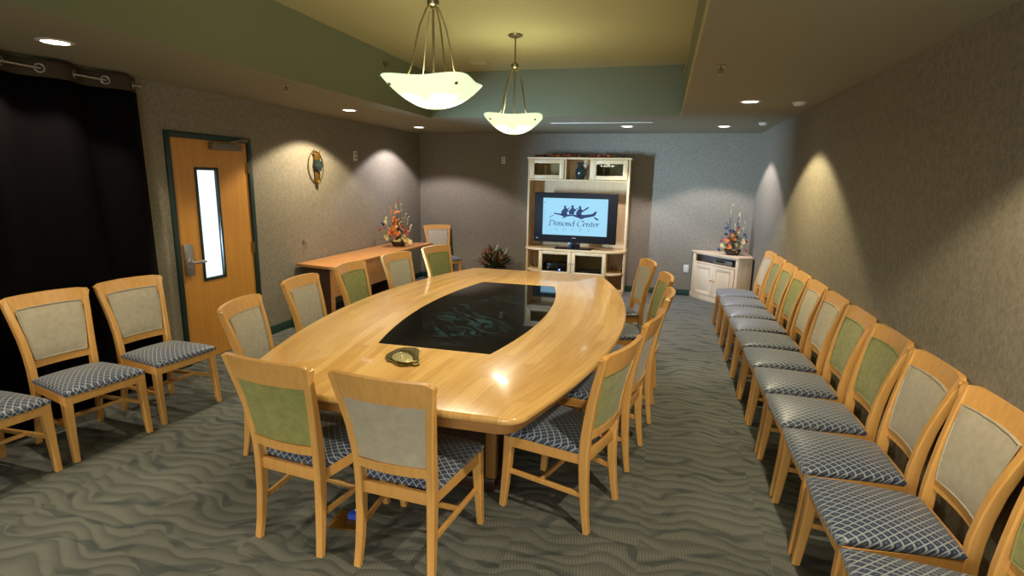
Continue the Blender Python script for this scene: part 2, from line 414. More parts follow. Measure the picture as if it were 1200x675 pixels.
# ------------------------------------------------------------------ conference table
TX, TY, TL = -1.295, 3.97, 1.90
def W(y): return .725+.36*(1-((y-TY)/TL)**2)
def side(half, y0, y1, fn, n): return None
def outline(off=0.0, rad=.075, n=28, inner=False):
    """counter-clockwise outline; 4 sides with n points and 4 corners with 6 points"""
    L = (1.085 if inner else TL)-off
    wf = (lambda y: .36+.135*(1-(y/1.085)**2)) if inner else (lambda y: W(y+TY)-off)
    if inner: rad = .001
    we = wf(L if not inner else L); we = wf(L)
    pts = []
    def corner(sx, sy, rev):
        slope = (wf(L-.1)-wf(L))/.1
        ang_side = math.atan(slope)
        # fillet as quadratic curve from the side to the end edge
        p0 = Vector((sx*wf(L-rad), sy*(L-rad))); c = Vector((sx*we, sy*L)); p1 = Vector((sx*(we-rad), sy*L))
        q = [(1-t)**2*p0+2*t*(1-t)*c+t*t*p1 for t in [0, .2, .4, .6, .8, 1]]
        return q[::-1] if rev else q
    R_ = [Vector((wf(y), y)) for y in [(-L+rad)+(2*L-2*rad)*k/(n+1) for k in range(1, n+1)]]
    pts += corner(1, -1, True) + R_ + corner(1, 1, False)
    pts += [Vector(((we-rad)*(1-2*k/(9)), L)) for k in range(1, 9)]
    pts += corner(-1, 1, True) + [Vector((-p.x, p.y)) for p in R_[::-1]] + corner(-1, -1, False)
    pts += [Vector((-(we-rad)*(1-2*k/(9)), -L)) for k in range(1, 9)]
    return pts
tb = thing('conference_table', 'long boat-shaped honey maple conference table with a black glass inlay', 'table', (TX, TY, 0), math.radians(1.1))
def ring_mesh(rings, name, mat, parent, uv=False):
    m = MB(); vr = [[m.bm.verts.new((p.x, p.y, z)) for p in pts] for pts, z in rings]
    for a, c in zip(vr, vr[1:]):
        k = len(a)
        for i in range(k):
            try: m.bm.faces.new((a[i], a[(i+1) % k], c[(i+1) % k], c[i]))
            except ValueError: pass
    if uv:
        l = m.bm.loops.layers.uv.new('UVMap')
        for f in m.bm.faces:
            for lp in f.loops:
                p = lp.vert.co; lp[l].uv = (p.x/W(max(-TL, min(TL, p.y))+TY), p.y)
    return m.build(name, mat, parent, angle=50)
T0, T1 = .74, .70
inn = outline(inner=True)
ring_mesh([(inn, T1), (inn, T0), (outline(.012), T0), (outline(.004), T0-.003), (outline(0), T0-.012), (outline(0), T1+.014), (outline(.006), T1+.004), (outline(.02), T1), (inn, T1)], 'tabletop', 'table', tb, True)
gm = MB(); gm.prism([(p.x*.999, p.y*.999) for p in inn], .722, .7385); gm.build('glass_inlay', 'inlay', tb, smooth=False)
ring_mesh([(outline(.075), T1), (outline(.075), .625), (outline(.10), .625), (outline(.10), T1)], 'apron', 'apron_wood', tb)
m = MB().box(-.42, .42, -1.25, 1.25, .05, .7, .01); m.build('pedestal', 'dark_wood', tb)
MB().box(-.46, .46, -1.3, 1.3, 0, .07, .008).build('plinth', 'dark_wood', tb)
for sx in (-1, 1):
    for sy in (-1, 1):
        MB().box(sx*.43-.03, sx*.43+.03, sy*1.26-.03, sy*1.26+.03, .07, .7, .004).build('corner_post', 'apron_wood', tb)

# ------------------------------------------------------------------ chairs
def plan_y(x, z, wd=.22):   # curved, raked back surface
    rake = [(.40, -.216), (.5, -.221), (.6, -.232), (.75, -.262), (.85, -.288), (.97, -.322)]
    for (a, ya), (c, yc) in zip(rake, rake[1:]):
        if z <= c: y = ya+(yc-ya)*(z-a)/(c-a); break
    else: y = rake[-1][1]
    return y - .030*(1-(x/wd)**2)
def curved_slab(z0, z1, hw, th, nz, nx=16, puff=0.0, hw1=None, arch=0.0, ctr=0.0, rnd=0.0, off=0.0):
    m = MB(); hw1 = hw if hw1 is None else hw1
    F, Bk = [], []
    for j in range(nz+1):
        t = j/nz; h = hw+(hw1-hw)*t; rf, rb = [], []
        for i in range(nx+1):
            s_ = -1+2*i/nx; x = s_*h; z = z0+(z1-z0)*t
            z += arch*(1-s_*s_)*(t if ctr == 0 else 1)
            if rnd and abs(s_) > .8: z -= rnd*((abs(s_)-.8)/.2)**2.2*t
            pf = puff*(max(0, 1-s_**6)*max(0, 1-(2*t-1)**6))
            y = plan_y(x, min(z, .97))+off
            rf.append(m.bm.verts.new((x, y+th/2+pf, z))); rb.append(m.bm.verts.new((x, y-th/2-pf*.3, z)))
        F.append(rf); Bk.append(rb)
    fn = m.bm.faces.new
    for j in range(nz):
        for i in range(nx):
            fn((F[j][i], F[j][i+1], F[j+1][i+1], F[j+1][i])); fn((Bk[j][i+1], Bk[j][i], Bk[j+1][i], Bk[j+1][i+1]))
        fn((F[j][0], F[j+1][0], Bk[j+1][0], Bk[j][0])); fn((F[j][nx], Bk[j][nx], Bk[j+1][nx], F[j+1][nx]))
    for i in range(nx):
        fn((F[0][i], Bk[0][i], Bk[0][i+1], F[0][i+1])); fn((F[nz][i], F[nz][i+1], Bk[nz][i+1], Bk[nz][i]))
    return m
def make_chair(col):
    t = thing('side_chair', 'x', 'chair')
    # cushion: trapezoid with rounded rim and domed top
    m = MB(); nn = 16; top = []; 
    def pt(u, v):
        hw = .197+(.240-.197)*(v+1)/2; y = -.195+(.238+.195)*(v+1)/2 + .012*(1-u*u)*(1 if v > .9 else 0)
        return u*hw, y
    for j in range(nn+1):
        row = []
        for i in range(nn+1):
            u, v = -1+2*i/nn, -1+2*j/nn
            u2, v2 = math.sin(u*PI/2)*.999, math.sin(v*PI/2)*.999
            x, y = pt(u2, v2); e = max(0, (1-abs(u2)**8))**.45*max(0, (1-abs(v2)**8))**.45
            row.append(m.bm.verts.new((x, y, .436+.024*e+.026*(1-u2*u2)*(1-v2*v2))))
        top.append(row)
    bot = {}
    def bv(i, j):
        if (i, j) not in bot:
            c = top[j][i].co; bot[(i, j)] = m.bm.verts.new((c.x*.985, c.y, .421))
        return bot[(i, j)]
    for j in range(nn):
        for i in range(nn): m.bm.faces.new((top[j][i], top[j][i+1], top[j+1][i+1], top[j+1][i]))
    for i in range(nn):
        m.bm.faces.new((top[0][i], bv(i, 0), bv(i+1, 0), top[0][i+1])); m.bm.faces.new((top[nn][i+1], bv(i+1, nn), bv(i, nn), top[nn][i]))
        m.bm.faces.new((top[i+1][0], bv(0, i+1), bv(0, i), top[i][0])); m.bm.faces.new((top[i][nn], bv(nn, i), bv(nn, i+1), top[i+1][nn]))
    m.build('seat', 'seat', t, angle=70)
    # rails under the cushion
    m = MB()
    m.box(-.220, .220, .200, .227, .362, .420, .003).box(-.165, .165, -.226, -.204, .362, .420, .003)
    for s_ in (-1, 1): m.sweep([(s_*.178, -.20, .391), (s_*.224, .205, .391)], (.058, .024), (0, 0, 1))
    m.build('seat_frame', 'chair_wood', t)
    for s_ in (-1, 1):
        MB().sweep([(s_*.222, .236, 0), (s_*.220, .226, .10), (s_*.218, .212, .25), (s_*.216, .205, .36), (s_*.216, .203, .421)],
                   [(.032, .036), (.036, .040), (.044, .046), (.050, .050), (.050, .050)], (1, 0, 0)).build('leg', 'chair_wood', t)
    for s_ in (-1, 1):
        P = [(.186, -.250, 0), (.181, -.235, .10), (.177, -.220, .25), (.177, -.214, .40), (.178, -.219, .50), (.183, -.232, .60), (.192, -.250, .70), (.205, -.275, .80), (.220, -.303, .90), (.228, -.318, .952)]
        Z = [(.034, .030), (.035, .036), (.037, .046), (.038, .052), (.038, .052), (.037, .048), (.037, .044), (.037, .040), (.036, .034), (.034, .028)]
        MB().sweep([(s_*p[0], p[1], p[2]) for p in P], Z, (1, 0, 0)).build('leg', 'chair_wood', t)
    m = curved_slab(.846, .958, .216, .026, 6, 24, 0, .247, .006, 0.0, .018)
    bmesh.ops.bevel(m.bm, geom=[e for e in m.bm.edges if e.calc_face_angle(0) > .9], offset=.005, segments=2, affect='EDGES')
    m.build('top_rail', 'chair_wood', t)
    m = curved_slab(.503, .548, .168, .026, 2, 12, 0, .170)
    m.build('lower_rail', 'chair_wood', t)
    m = curved_slab(.550, .847, .165, .012, 8, 14, .004, .192, .005)
    m.build('back_panel', col, t, angle=60)
    m = curved_slab(.560, .880, .147, .016, 8, 14, .009, .180, .004, off=.014)
    bk = m.build('backrest', col, t, angle=60)
    pp = [(x_, plan_y(x_, .556)+.023, .556) for x_ in (-.147, -.08, 0, .08, .147)]
    pp += [(x_, plan_y(x_, z_)+.023, z_) for z_, x_ in ((.64, .159), (.72, .168), (.80, .177))]
    pp += [(x_, plan_y(x_, .881)+.023, .881+.004*(1-(x_/.181)**2)) for x_ in (.181, .1, 0, -.1, -.181)]
    pp += [(x_, plan_y(x_, z_)+.023, z_) for z_, x_ in ((.80, -.177), (.72, -.168), (.64, -.159), (.556, -.148))]
    MB().tube(pp, .004, 6).build('piping', col, bk)
    for s_ in (-1, 1):
        MB().sweep([(s_*.178, -.212, .195), (s_*.216, .212, .215)], (.026, .018), (0, 0, 1)).build('stretcher', 'chair_wood', t)
    MB().sweep([(-.195, .02, .205), (.195, .02, .205)], (.024, .016), (0, 0, 1)).build('stretcher', 'chair_wood', t)
    return t
protos = {'tan': make_chair('tan'), 'green': make_chair('green')}; used = set()
def chair(x, y, facing_deg, col, label, group):
    if col not in used: used.add(col); o = protos[col]
    else: o = copy_tree(protos[col])
    o.location = (x, y, 0); o.rotation_euler = (0, 0, math.radians(facing_deg-90))
    tag(o, label, 'chair', group)
GL, GT, GR = 'chairs by the black curtain', 'chairs around the conference table', 'row of chairs along the right wall'
for x, y, a, c, l in [
    (-3.60, 1.925, -6, 'tan', 'maple side chair cut off by the left edge of the photo, before the curtain'),
    (-3.547, 2.485, -8.5, 'tan', 'tan-backed maple side chair in the middle of the three before the black curtain'),
    (-3.499, 3.040, -6.5, 'tan', 'tan-backed maple side chair before the curtain, closest to the door')]:
    chair(x, y, a, c, l, GL)
for x, y, a, c, l in [
    (-1.587, 2.196, 84, 'green', 'green-backed chair at the near end of the table, seen from behind'),
    (-1.030, 2.165, 87, 'tan', 'tan-backed chair at the near end of the table, seen from behind'),
    (-2.24, 2.85, 14, 'tan', 'tan-backed chair on the left side of the table, in front of the door'),
    (-2.40, 3.63, 5, 'tan', 'tan-backed chair on the table\'s left side, second from the near end'),
    (-2.43, 4.36, -.6, 'green', 'green-backed chair on the table\'s left side, before the near end of the console'),
    (-2.37, 5.09, -10, 'tan', 'tan-backed chair between the two green ones on the table\'s left side'),
    (-2.24, 5.78, -17.6, 'green', 'green-backed chair at the far left corner of the table'),
    (-.438, 2.715, 162, 'green', 'green-backed chair nearest the camera on the right side of the table'),
    (-.313, 3.364, 170, 'tan', 'tan-backed chair on the table\'s right side, second from the near end'),
    (-.230, 4.07, 178, 'green', 'green-backed chair in the middle of the table\'s right side, mostly hidden'),
    (-.237, 4.767, 190, 'green', 'green-backed chair on the table\'s right side, second from the far end'),
    (-.40, 5.55, 198, 'tan', 'grey-tan-backed chair at the far right corner of the table')]:
    chair(x, y, a, c, l, GT)
row = ['green', 'tan', 'tan', 'green', 'green', 'tan', 'tan', 'green', 'green', 'green', 'tan']
rl = ['green-backed chair ending the wall row, cut off by the lower right corner',
      'pale-backed chair in the wall row, nearest whole back, by the right edge of the photo',
      'pale-backed chair in the wall row, right before the two dark green ones',
      'olive-green-backed chair in the wall row, nearer of the two after the first pale pair',
      'olive-green-backed chair in the wall row, farther of the two after the first pale pair',
      'pale-backed chair in the middle of the wall row, nearer of the second pale pair',
      'pale-backed chair in the middle of the wall row, farther of the second pale pair',
      'yellow-green-backed chair in the wall row, nearest of the far three green ones',
      'yellow-green-backed chair in the wall row, middle of the far three green ones',
      'yellow-green-backed chair in the wall row, farthest of the far three green ones',
      'lilac-grey-backed chair at the far end of the wall row, beside the corner cabinet']
for k, (c, l) in enumerate(zip(row, rl)):
    chair(.958, 1.80+.5135*k, 180+[0, .6, -.5, .4, -.8, .3, -.3, .8, 0, -.6, .5][k], c, l, GR)
chair(-3.49, 8.375, -47, 'tan', 'pale-backed chair set at an angle in the far left corner of the room', None)

# ------------------------------------------------------------------ ornament on the table
op = [(-1.448, 2.625), (-1.462, 2.65), (-1.466, 2.70), (-1.46, 2.761), (-1.426, 2.811), (-1.358, 2.834), (-1.32, 2.80), (-1.299, 2.748), (-1.262, 2.665), (-1.218, 2.581), (-1.235, 2.556), (-1.259, 2.563), (-1.302, 2.527), (-1.34, 2.54), (-1.379, 2.575), (-1.413, 2.582)]
rel_ = [(-1.389, 2.60), (-1.400, 2.643), (-1.382, 2.685), (-1.34, 2.682), (-1.305, 2.65), (-1.275, 2.606), (-1.256, 2.570), (-1.272, 2.548), (-1.305, 2.545), (-1.34, 2.552), (-1.37, 2.572)]
ocx = sum(p[0] for p in op)/len(op); ocy = sum(p[1] for p in op)/len(op)
def sc_(P, k, c=None):
    cx = sum(p[0] for p in P)/len(P) if c is None else c[0]; cy = sum(p[1] for p in P)/len(P) if c is None else c[1]
    return [(cx+(p[0]-cx)*k-ocx, cy+(p[1]-cy)*k-ocy) for p in P]
og = thing('bronze_ornament', 'small greenish bronze ornament with an oval relief, on the maple tabletop', 'ornament', (ocx, ocy, .7402))
m = MB(); m.prism(sc_(op, 1), 0, .013, .004); m.prism(sc_(op, .88), .0125, .022, .004); m.build('body', 'bronze', og, angle=60)
m = MB(); rr = sc_(rel_, 1); rr.append(rr[0]); rr.append(rr[1]); m.tube([(p[0], p[1], .024) for p in rr], .0045, 8); m.build('relief_rim', 'bronze_light', og)
m = MB(); m.prism(sc_(rel_, .92), .02, .026, .002)
random.seed(2)
for i in range(16):
    t_ = random.uniform(0, 2*PI); r_ = random.uniform(0, .035); c_ = (-1.327-ocx+r_*1.3*math.cos(t_), 2.61-ocy+r_*math.sin(t_), .026)
    q = bmesh.new(); bmesh.ops.create_icosphere(q, subdivisions=1, radius=random.uniform(.004, .009), matrix=Matrix.Translation(c_) @ Matrix.Diagonal((1.5, 1, .5, 1))); m.join(q)
m.build('relief', 'bronze_light', og)
m = MB()
for i in range(4):
    k_ = 1.2+.17*i; P = sc_(rel_, k_); m.tube([(P[j][0], P[j][1], .0245-.003*(i == 3)) for j in (2, 3, 4, 5)], .003, 6)
m.build('ridges', 'bronze', og)
# brass floor box with a plug and cable under the table
fb = thing('floor_outlet', 'open brass floor outlet with a blue plug, between the two near chairs', 'outlet', (-1.445, 2.20, 0), .1)
MB().box(-.085, .085, -.075, .075, 0, .008, .002).build('plate', 'brass', fb)
MB().box(-.01, .04, -.0, .045, .008, .04, .004).build('plug', 'blue_plastic', fb)
ca = MB().tube([(-1.42, 2.22, .05), (-1.41, 2.29, .09), (-1.45, 2.35, .06), (-1.46, 2.45, .012), (-1.40, 2.56, .008), (-1.38, 2.66, .008)], .006).build('power_cable', 'white_plastic')
tag(ca, 'pale power cable running from the brass floor outlet under the table', 'cable')

# ------------------------------------------------------------------ console table by the left wall
cz = .735
cs = thing('console_table', 'long orange-brown wooden console table against the left wall', 'table', (-3.8, 6.5, 0))
def rel(px, py): return (px+3.8, py-6.5)
MB().prism([rel(-4.085, 5.37), rel(-3.55, 5.29), rel(-3.50, 7.98), rel(-4.085, 7.66)], cz-.035, cz, .006).build('tabletop', 'console_wood', cs)
MB().box(.17, .195, -1.12, .50, .36, cz-.037, .003).build('front_panel', 'console_wood', cs)
MB().box(-.20, .18, -1.10, -1.065, 0, cz-.037, .003).build('leg_panel', 'dark_wood', cs)
MB().box(.17, .21, -1.15, -1.12, 0, cz-.037, .003).build('post', 'console_wood', cs)
MB().box(-.24, .16, .50, .535, 0, cz-.037, .003).build('leg_panel', 'dark_wood', cs)
MB().box(.17, .21, .50, .535, 0, cz-.037, .003).build('post', 'console_wood', cs)

# ------------------------------------------------------------------ entertainment cabinet
CX0, CX1, FU, FL_, ZT = -2.075, -.508, 8.42, 8.2, 2.095
cb = thing('media_cabinet', 'tall pale maple media cabinet against the back wall, holding the television', 'cabinet', ((CX0+CX1)/2, 8.6, 0))
bx = (CX0+CX1)/2
def cbox(m, x0, x1, y0, y1, z0, z1, bev=.004): return m.box(x0-bx, x1-bx, y0-8.6, y1-8.6, z0, z1, bev)
t_ = .032
cbox(MB(), CX0, CX0+t_, FU, 8.80, 0, ZT-.03).build('side_panel', 'cab_wood', cb)
cbox(MB(), CX1-t_, CX1, FU, 8.80, 0, ZT-.03).build('side_panel', 'cab_wood', cb)
cbox(MB(), CX0+t_, CX1-t_, 8.775, 8.80, .05, ZT-.03, 0).build('back_panel', 'cab_wood', cb)
cbox(MB(), CX0-.012, CX1+.012, FU-.015, 8.80, ZT-.03, ZT).build('top_board', 'cab_wood', cb)
cbox(MB(), CX0+t_, CX1-t_, FU+.002, 8.775, 1.74, 1.765).build('shelf', 'cab_wood', cb)
for x in (-1.488, -1.098): cbox(MB(), x-.014, x+.014, FU+.003, 8.775, 1.765, ZT-.03, .002).build('divider', 'cab_wood', cb)
def glass_door(x0, x1, z0, z1, y, fr=.055, knob=None):
    d = cbox(cbox(cbox(cbox(MB(), x0, x0+fr, y-.02, y, z0, z1), x1-fr, x1, y-.02, y, z0, z1), x0+fr, x1-fr, y-.02, y, z0, z0+fr*.85), x0+fr, x1-fr, y-.02, y, z1-fr*.85, z1).build('door', 'cab_wood', cb)
    cbox(MB(), x0+fr, x1-fr, y-.012, y-.008, z0+fr*.85, z1-fr*.85, 0).build('glass_pane', 'glass', d, smooth=False)
    if knob: MB().lathe([(0, 0), (.008, 0), (.006, .008), (.011, .014), (.008, .02), (0, .021)], n=12).xform(Matrix.Translation((knob-bx, y-.02-8.6, (z0+z1)/2)) @ Matrix.Rotation(PI/2, 4, 'X')).build('knob', 'steel', d)
glass_door(CX0+.035, -1.505, 1.768, ZT-.034, FU, .07)
glass_door(-1.081, CX1-.035, 1.768, ZT-.034, FU, .07)
# counter with rounded ends
def rounded(x0, x1, yf, yb, r, yb2):
    pts = [(x1, yb)]; 
    for k in range(9): a = k/8*PI/2; pts.append((x1-r+r*math.cos(a), yb2-(yb2-yf)*math.sin(a)))
    for k in range(9): a = PI/2+k/8*PI/2; pts.append((x0+r+r*math.cos(a), yb2-(yb2-yf)*math.sin(a)))
    pts.append((x0, yb)); return [(p[0]-bx, p[1]-8.6) for p in pts]
LX0, LX1 = -1.815, -.775
MB().prism(rounded(CX0-.01, CX1+.01, FL_-.02, 8.775, .28, 8.44), .678, .706, .004).build('counter', 'cab_wood', cb)
MB().prism(rounded(CX0+.005, CX1-.005, FL_, 8.775, .26, 8.44), .0, .09, .004).build('plinth', 'cab_wood', cb)
for sx, xa, xb in ((-1, CX0+t_, LX0), (1, LX1, CX1-t_)):
    for z in (.335,):
        pts = []
        if sx > 0: pts = [(xa, 8.775), (xa, FL_+.005)]+[(xa+(xb-xa)*math.sin(k/8*PI/2), 8.43-(8.43-FL_-.005)*math.cos(k/8*PI/2)) for k in range(1, 9)]+[(xb, 8.775)]
        else: pts = [(xb, 8.775), (xb, FL_+.005)]+[(xb-(xb-xa)*math.sin(k/8*PI/2), 8.43-(8.43-FL_-.005)*math.cos(k/8*PI/2)) for k in range(1, 9)]+[(xa, 8.775)]
        MB().prism([(p[0]-bx, p[1]-8.6) for p in pts], z, z+.026, .003).build('curved_shelf', 'cab_wood', cb)
for x in (LX0, LX1-.02, -1.312): cbox(MB(), x, x+.02, FL_+.004, 8.775, .09, .678, .002).build('divider', 'cab_wood', cb)
cbox(MB(), LX0+.02, LX1-.02, FL_+.004, 8.775, .30, .32, .002).build('shelf', 'cab_wood', cb)
glass_door(LX0+.002, -1.305, .315, .674, FL_, .055, -1.325)
glass_door(-1.298, LX1-.002, .315, .674, FL_, .055, -1.278)
for x0, x1 in ((LX0+.002, -1.305), (-1.298, LX1-.002)):
    d = cbox(MB(), x0, x1, FL_-.02, FL_, .095, .305, .004).build('drawer', 'cab_wood', cb)
    MB().lathe([(0, 0), (.008, 0), (.006, .008), (.011, .014), (.008, .02), (0, .021)], n=12).xform(Matrix.Translation(((x0+x1)/2-bx, FL_-.02-8.6, .2)) @ Matrix.Rotation(PI/2, 4, 'X')).build('knob', 'steel', d)

# things in the cabinet
rc = thing('av_receiver', 'black audio receiver with a blue light behind the lower left glass door', 'receiver', (-1.56, 8.45, .3205))
MB().box(-.2, .2, -.15, .15, .012, .15, .005).build('body', 'black_plastic', rc)
MB().lathe([(0, 0), (.022, 0), (.022, .012), (0, .014)], n=16).xform(Matrix.Translation((-.12, -.15, .08)) @ Matrix.Rotation(PI/2, 4, 'X')).build('dial', 'steel', rc)
MB().lathe([(0, 0), (.014, 0), (.014, .006), (0, .006)], n=12).xform(Matrix.Translation((.06, -.15, .05)) @ Matrix.Rotation(PI/2, 4, 'X')).build('indicator_light', 'blue_led', rc)
for sx in (-1, 1):
    for sy in (-1, 1): MB().lathe([(0, 0), (.014, 0), (.014, .0125), (0, .0125)], sx*.16, sy*.11, 0, 12).build('foot', 'black_plastic', rc)
pl = thing('disc_player', 'flat black disc player behind the lower right glass door', 'player', (-1.05, 8.45, .3205))
MB().box(-.2, .2, -.14, .14, 0, .055, .004).build('body', 'black_plastic', pl)
MB().box(-.15, .0, -.143, -.14, .03, .042).build('disc_tray', 'grey_metal', pl)
vs = thing('pitcher_vase', 'dark teal glazed pitcher in the open centre niche of the media cabinet', 'vase', (-1.268, 8.56, 1.7655))
MB().lathe([(0, 0), (.052, 0), (.056, .01), (.078, .06), (.086, .11), (.078, .155), (.052, .19), (.036, .215), (.036, .235), (.05, .258), (.046, .258), (.03, .235), (.03, .2), (0, .19)], n=28).build('body', 'vase', vs)
MB().tube([(.04, 0, .235), (.075, 0, .25), (.105, 0, .225), (.108, 0, .18), (.082, 0, .14)], .008).build('handle', 'vase', vs)
MB().sweep([(-.03, 0, .225), (-.055, 0, .25), (-.07, 0, .272)], [(.04, .03), (.03, .02), (.012, .01)], (0, 1, 0)).build('spout', 'vase', vs)
bk_ = thing('woven_tray', 'woven brown cloth panel behind the upper right glass door of the cabinet', 'basket', (-.80, 8.66, 1.7655))
m = MB()
for i in range(15): m.sweep([(-.21+.03*i, .01*((i % 2)*2-1), 0), (-.21+.03*i, -.01*((i % 2)*2-1), .12), (-.21+.03*i, .01*((i % 2)*2-1), .235)], (.024, .006), (1, 0, 0))
for i in range(8): m.sweep([(-.225, .0, .015+.029*i), (0, .006*((i % 2)*2-1), .015+.029*i), (.225, 0, .015+.029*i)], (.02, .006), (0, 0, 1))
m.build('weave', 'weave', bk_)
MB().tube([(-.228, 0, .244), (-.1, 0, .252), (0, 0, .246), (.1, 0, .252), (.228, 0, .246)], .009).build('rim', 'weave', bk_)
def figurine(x, label):
    f = thing('canoe_figurine', label, 'figurine', (x, 8.42, .3615), 0, 'figurines on the curved shelves')
    MB().sweep([(-.09, 0, .045), (-.06, 0, .016), (0, 0, .010), (.06, 0, .016), (.09, 0, .045)], [(.008, .02), (.04, .018), (.05, .02), (.04, .018), (.008, .02)], (0, 1, 0)).build('hull', 'brass', f)
    for xx in (-.03, .03):
        MB().lathe([(0, 0), (.014, 0), (.016, .03), (.008, .05), (.012, .062), (.008, .076), (0, .078)], xx, 0, .02, 10).build('paddler', 'dark_wood', f)
        MB().tube([(xx+.02, -.015, .0025), (xx-.015, -.01, .13)], .003, 6).build('paddle', 'dark_wood', f)
figurine(-1.93, 'small dark figurine on the curved shelf at the cabinet\'s left end')
figurine(-.66, 'small dark figurine on the curved shelf at the cabinet\'s right end')

# television
tv = thing('television', 'flat black television showing a light blue screen with a canoe logo', 'television', (-1.292, 8.33, .7065))
MB().box(-.635, .635, -.035, .05, .098, .855, .008).build('housing', 'tv_plastic', tv)
sc = MB().box(-.497, .497, -.0375, -.034, .213, .775).build('screen', 'screen', tv, smooth=False)
MB().prism([(-.28, -.11), (.28, -.11), (.30, .10), (-.30, .10)], 0, .018, .004).build('stand_base', 'black_plastic', tv)
MB().box(-.09, .09, -.0, .04, .018, .12, .003).build('stand_neck', 'black_plastic', tv)
SY = -.0385
def flat(polys, name, mat, par):
    m = MB()
    for P in polys:
        a = [m.bm.verts.new((p[0], SY, p[1])) for p in P]; c = [m.bm.verts.new((p[0], SY+.0012, p[1])) for p in P]
        m.bm.faces.new(a); m.bm.faces.new(c[::-1])
        for i in range(len(P)): m.bm.faces.new((a[i], a[(i+1) % len(P)], c[(i+1) % len(P)], c[i]))
    return m.build(name, mat, par, smooth=False)
# logo: px frame of a 1061x675 close-up of the screen -> metres on the screen
def LG(a, c): return (-.497+(a-165)/(885-165)*.994, .775-(c-(122+(a-165)*.022))/(510-122)*.562)
canoe = [(290, 278), (340, 286), (400, 292), (480, 300), (560, 300), (650, 298), (720, 288), (752, 262), (765, 262), (760, 290), (742, 312), (690, 322), (640, 330), (600, 346), (560, 330), (500, 312), (440, 318), (385, 342), (400, 318), (350, 302), (292, 292)]
def body(cx, cy, s_, lean):
    return [(cx-28*s_, cy+50), (cx-34*s_, cy+20), (cx-18*s_+lean, cy-8), (cx-6+lean, cy-20), (cx-14+lean, cy-34), (cx-2+lean, cy-50), (cx+14+lean, cy-40), (cx+14+lean, cy-22), (cx+30*s_+lean, cy-4), (cx+46*s_+lean, cy+6), (cx+36*s_+lean, cy+14), (cx+26*s_, cy+24), (cx+30*s_, cy+52)]
polys = [canoe, body(408, 250, 1.1, 4), body(490, 246, 1.0, 4), body(572, 254, 1.0, 6)]
polys += [[(600, 262), (650, 226), (672, 216), (680, 222), (660, 240), (606, 270)], [(520, 244), (560, 226), (560, 234), (524, 252)], [(430, 240), (470, 220), (472, 228), (436, 248)],
          [(730, 320), (770, 332), (794, 352), (776, 356), (748, 340)], [(240, 330), (270, 308), (300, 306), (262, 320), (244, 336)]]
flat([[LG(*p) for p in P] for P in polys], 'canoe_logo', 'screen_ink', sc)
# lettering drawn with a broad nib
def nib(strokes, ox, oz, sc_, sl, nx, nz):
    out = []
    for st in strokes:
        P = [(ox+(a+c*sl)*sc_, oz+c*sc_) for a, c in st]
        for (x0, z0), (x1, z1) in zip(P, P[1:]):
            d = math.hypot(x1-x0, z1-z0) or 1; ex, ez = (x1-x0)/d*.002, (z1-z0)/d*.002
            out.append([(x0-nx-ex, z0-nz-ez), (x0+nx-ex, z0+nz-ez), (x1+nx+ex, z1+nz+ez), (x1-nx+ex, z1-nz+ez)])
    return out
def arc(cx, cz_, rx, rz, a0, a1, n=10): return [(cx+rx*math.cos(math.radians(a0+(a1-a0)*k/n)), cz_+rz*math.sin(math.radians(a0+(a1-a0)*k/n))) for k in range(n+1)]
nn_ = [[(0, .55), (.1, .62), (.1, 0)], [(.1, .42), (.2, .58), (.32, .62), (.42, .5), (.42, 0), (.52, .06)]]
GLY = {
 'D': (.92, [[(.15, 0), (.15, 1)], [(0, 1), (.3, 1)]+arc(.3, .5, .5, .5, 90, -90)+[(0, 0)]]),
 'C': (.86, [arc(.48, .5, .45, .52, 40, 320, 14), [(.84, .8), (.86, 1.0)]]),
 'i': (.30, [[(0, .55), (.1, .62), (.1, 0), (.2, .06)], [(.09, .82), (.12, .88)]]),
 'm': (.92, [[(0, .55), (.1, .62), (.1, 0)], [(.1, .42), (.2, .58), (.3, .62), (.4, .5), (.4, 0)], [(.4, .42), (.5, .58), (.6, .62), (.7, .5), (.7, 0), (.8, .06)]]),
 'n': (.62, nn_),
 'o': (.58, [arc(.26, .31, .24, .31, 0, 360, 14)]),
 'd': (.62, [arc(.26, .31, .24, .31, 20, 340, 12), [(.36, 1), (.48, 1), (.48, 0), (.58, .06)]]),
 'e': (.54, [[(.06, .34), (.46, .40)]+arc(.26, .34, .21, .28, 15, 300, 12)]),
 't': (.38, [[(.14, .85), (.14, .1), (.24, 0), (.34, .08)], [(0, .6), (.32, .6)]]),
 'r': (.42, [[(0, .55), (.1, .62), (.1, 0)], [(.1, .42), (.22, .6), (.36, .58)]]),
 ' ': (.40, []),
 'H': (.8, [[(.08, 0), (.08, 1)], [(.62, 0), (.62, 1)], [(.08, .5), (.62, .5)]]),
 'O': (.8, [arc(.38, .5, .34, .5, 0, 360, 14)]),
 'T': (.8, [[(.02, 1), (.68, 1)], [(.35, 0), (.35, 1)]]),
 'E': (.8, [[(.1, 0), (.1, 1)], [(.1, 1), (.56, 1)], [(.1, .5), (.48, .5)], [(.1, 0), (.58, 0)]]),
 'L': (.8, [[(.1, 1), (.1, 0), (.56, 0)]]),
}
def text(s_, x0, x1, z, hgt, sl, nx, nz, gap=0.0):
    tot = sum(GLY[c][0]+gap for c in s_)-gap; k = (x1-x0)/tot; out = []; x = x0
    for c in s_:
        st = [[(a*k/hgt, q) for a, q in P] for P in GLY[c][1]]
        out += nib(st, x, z, hgt, sl, nx, nz); x += (GLY[c][0]+gap)*k
    return out
flat(text('Dimond Center', -.405, .375, .355, .085, .22, .0062, .0022), 'hotel_name', 'screen_ink', sc)
flat(text('HOTEL', -.31, .26, .285, .032, .1, .0028, .001, 1.2), 'hotel_word', 'screen_grey', sc)
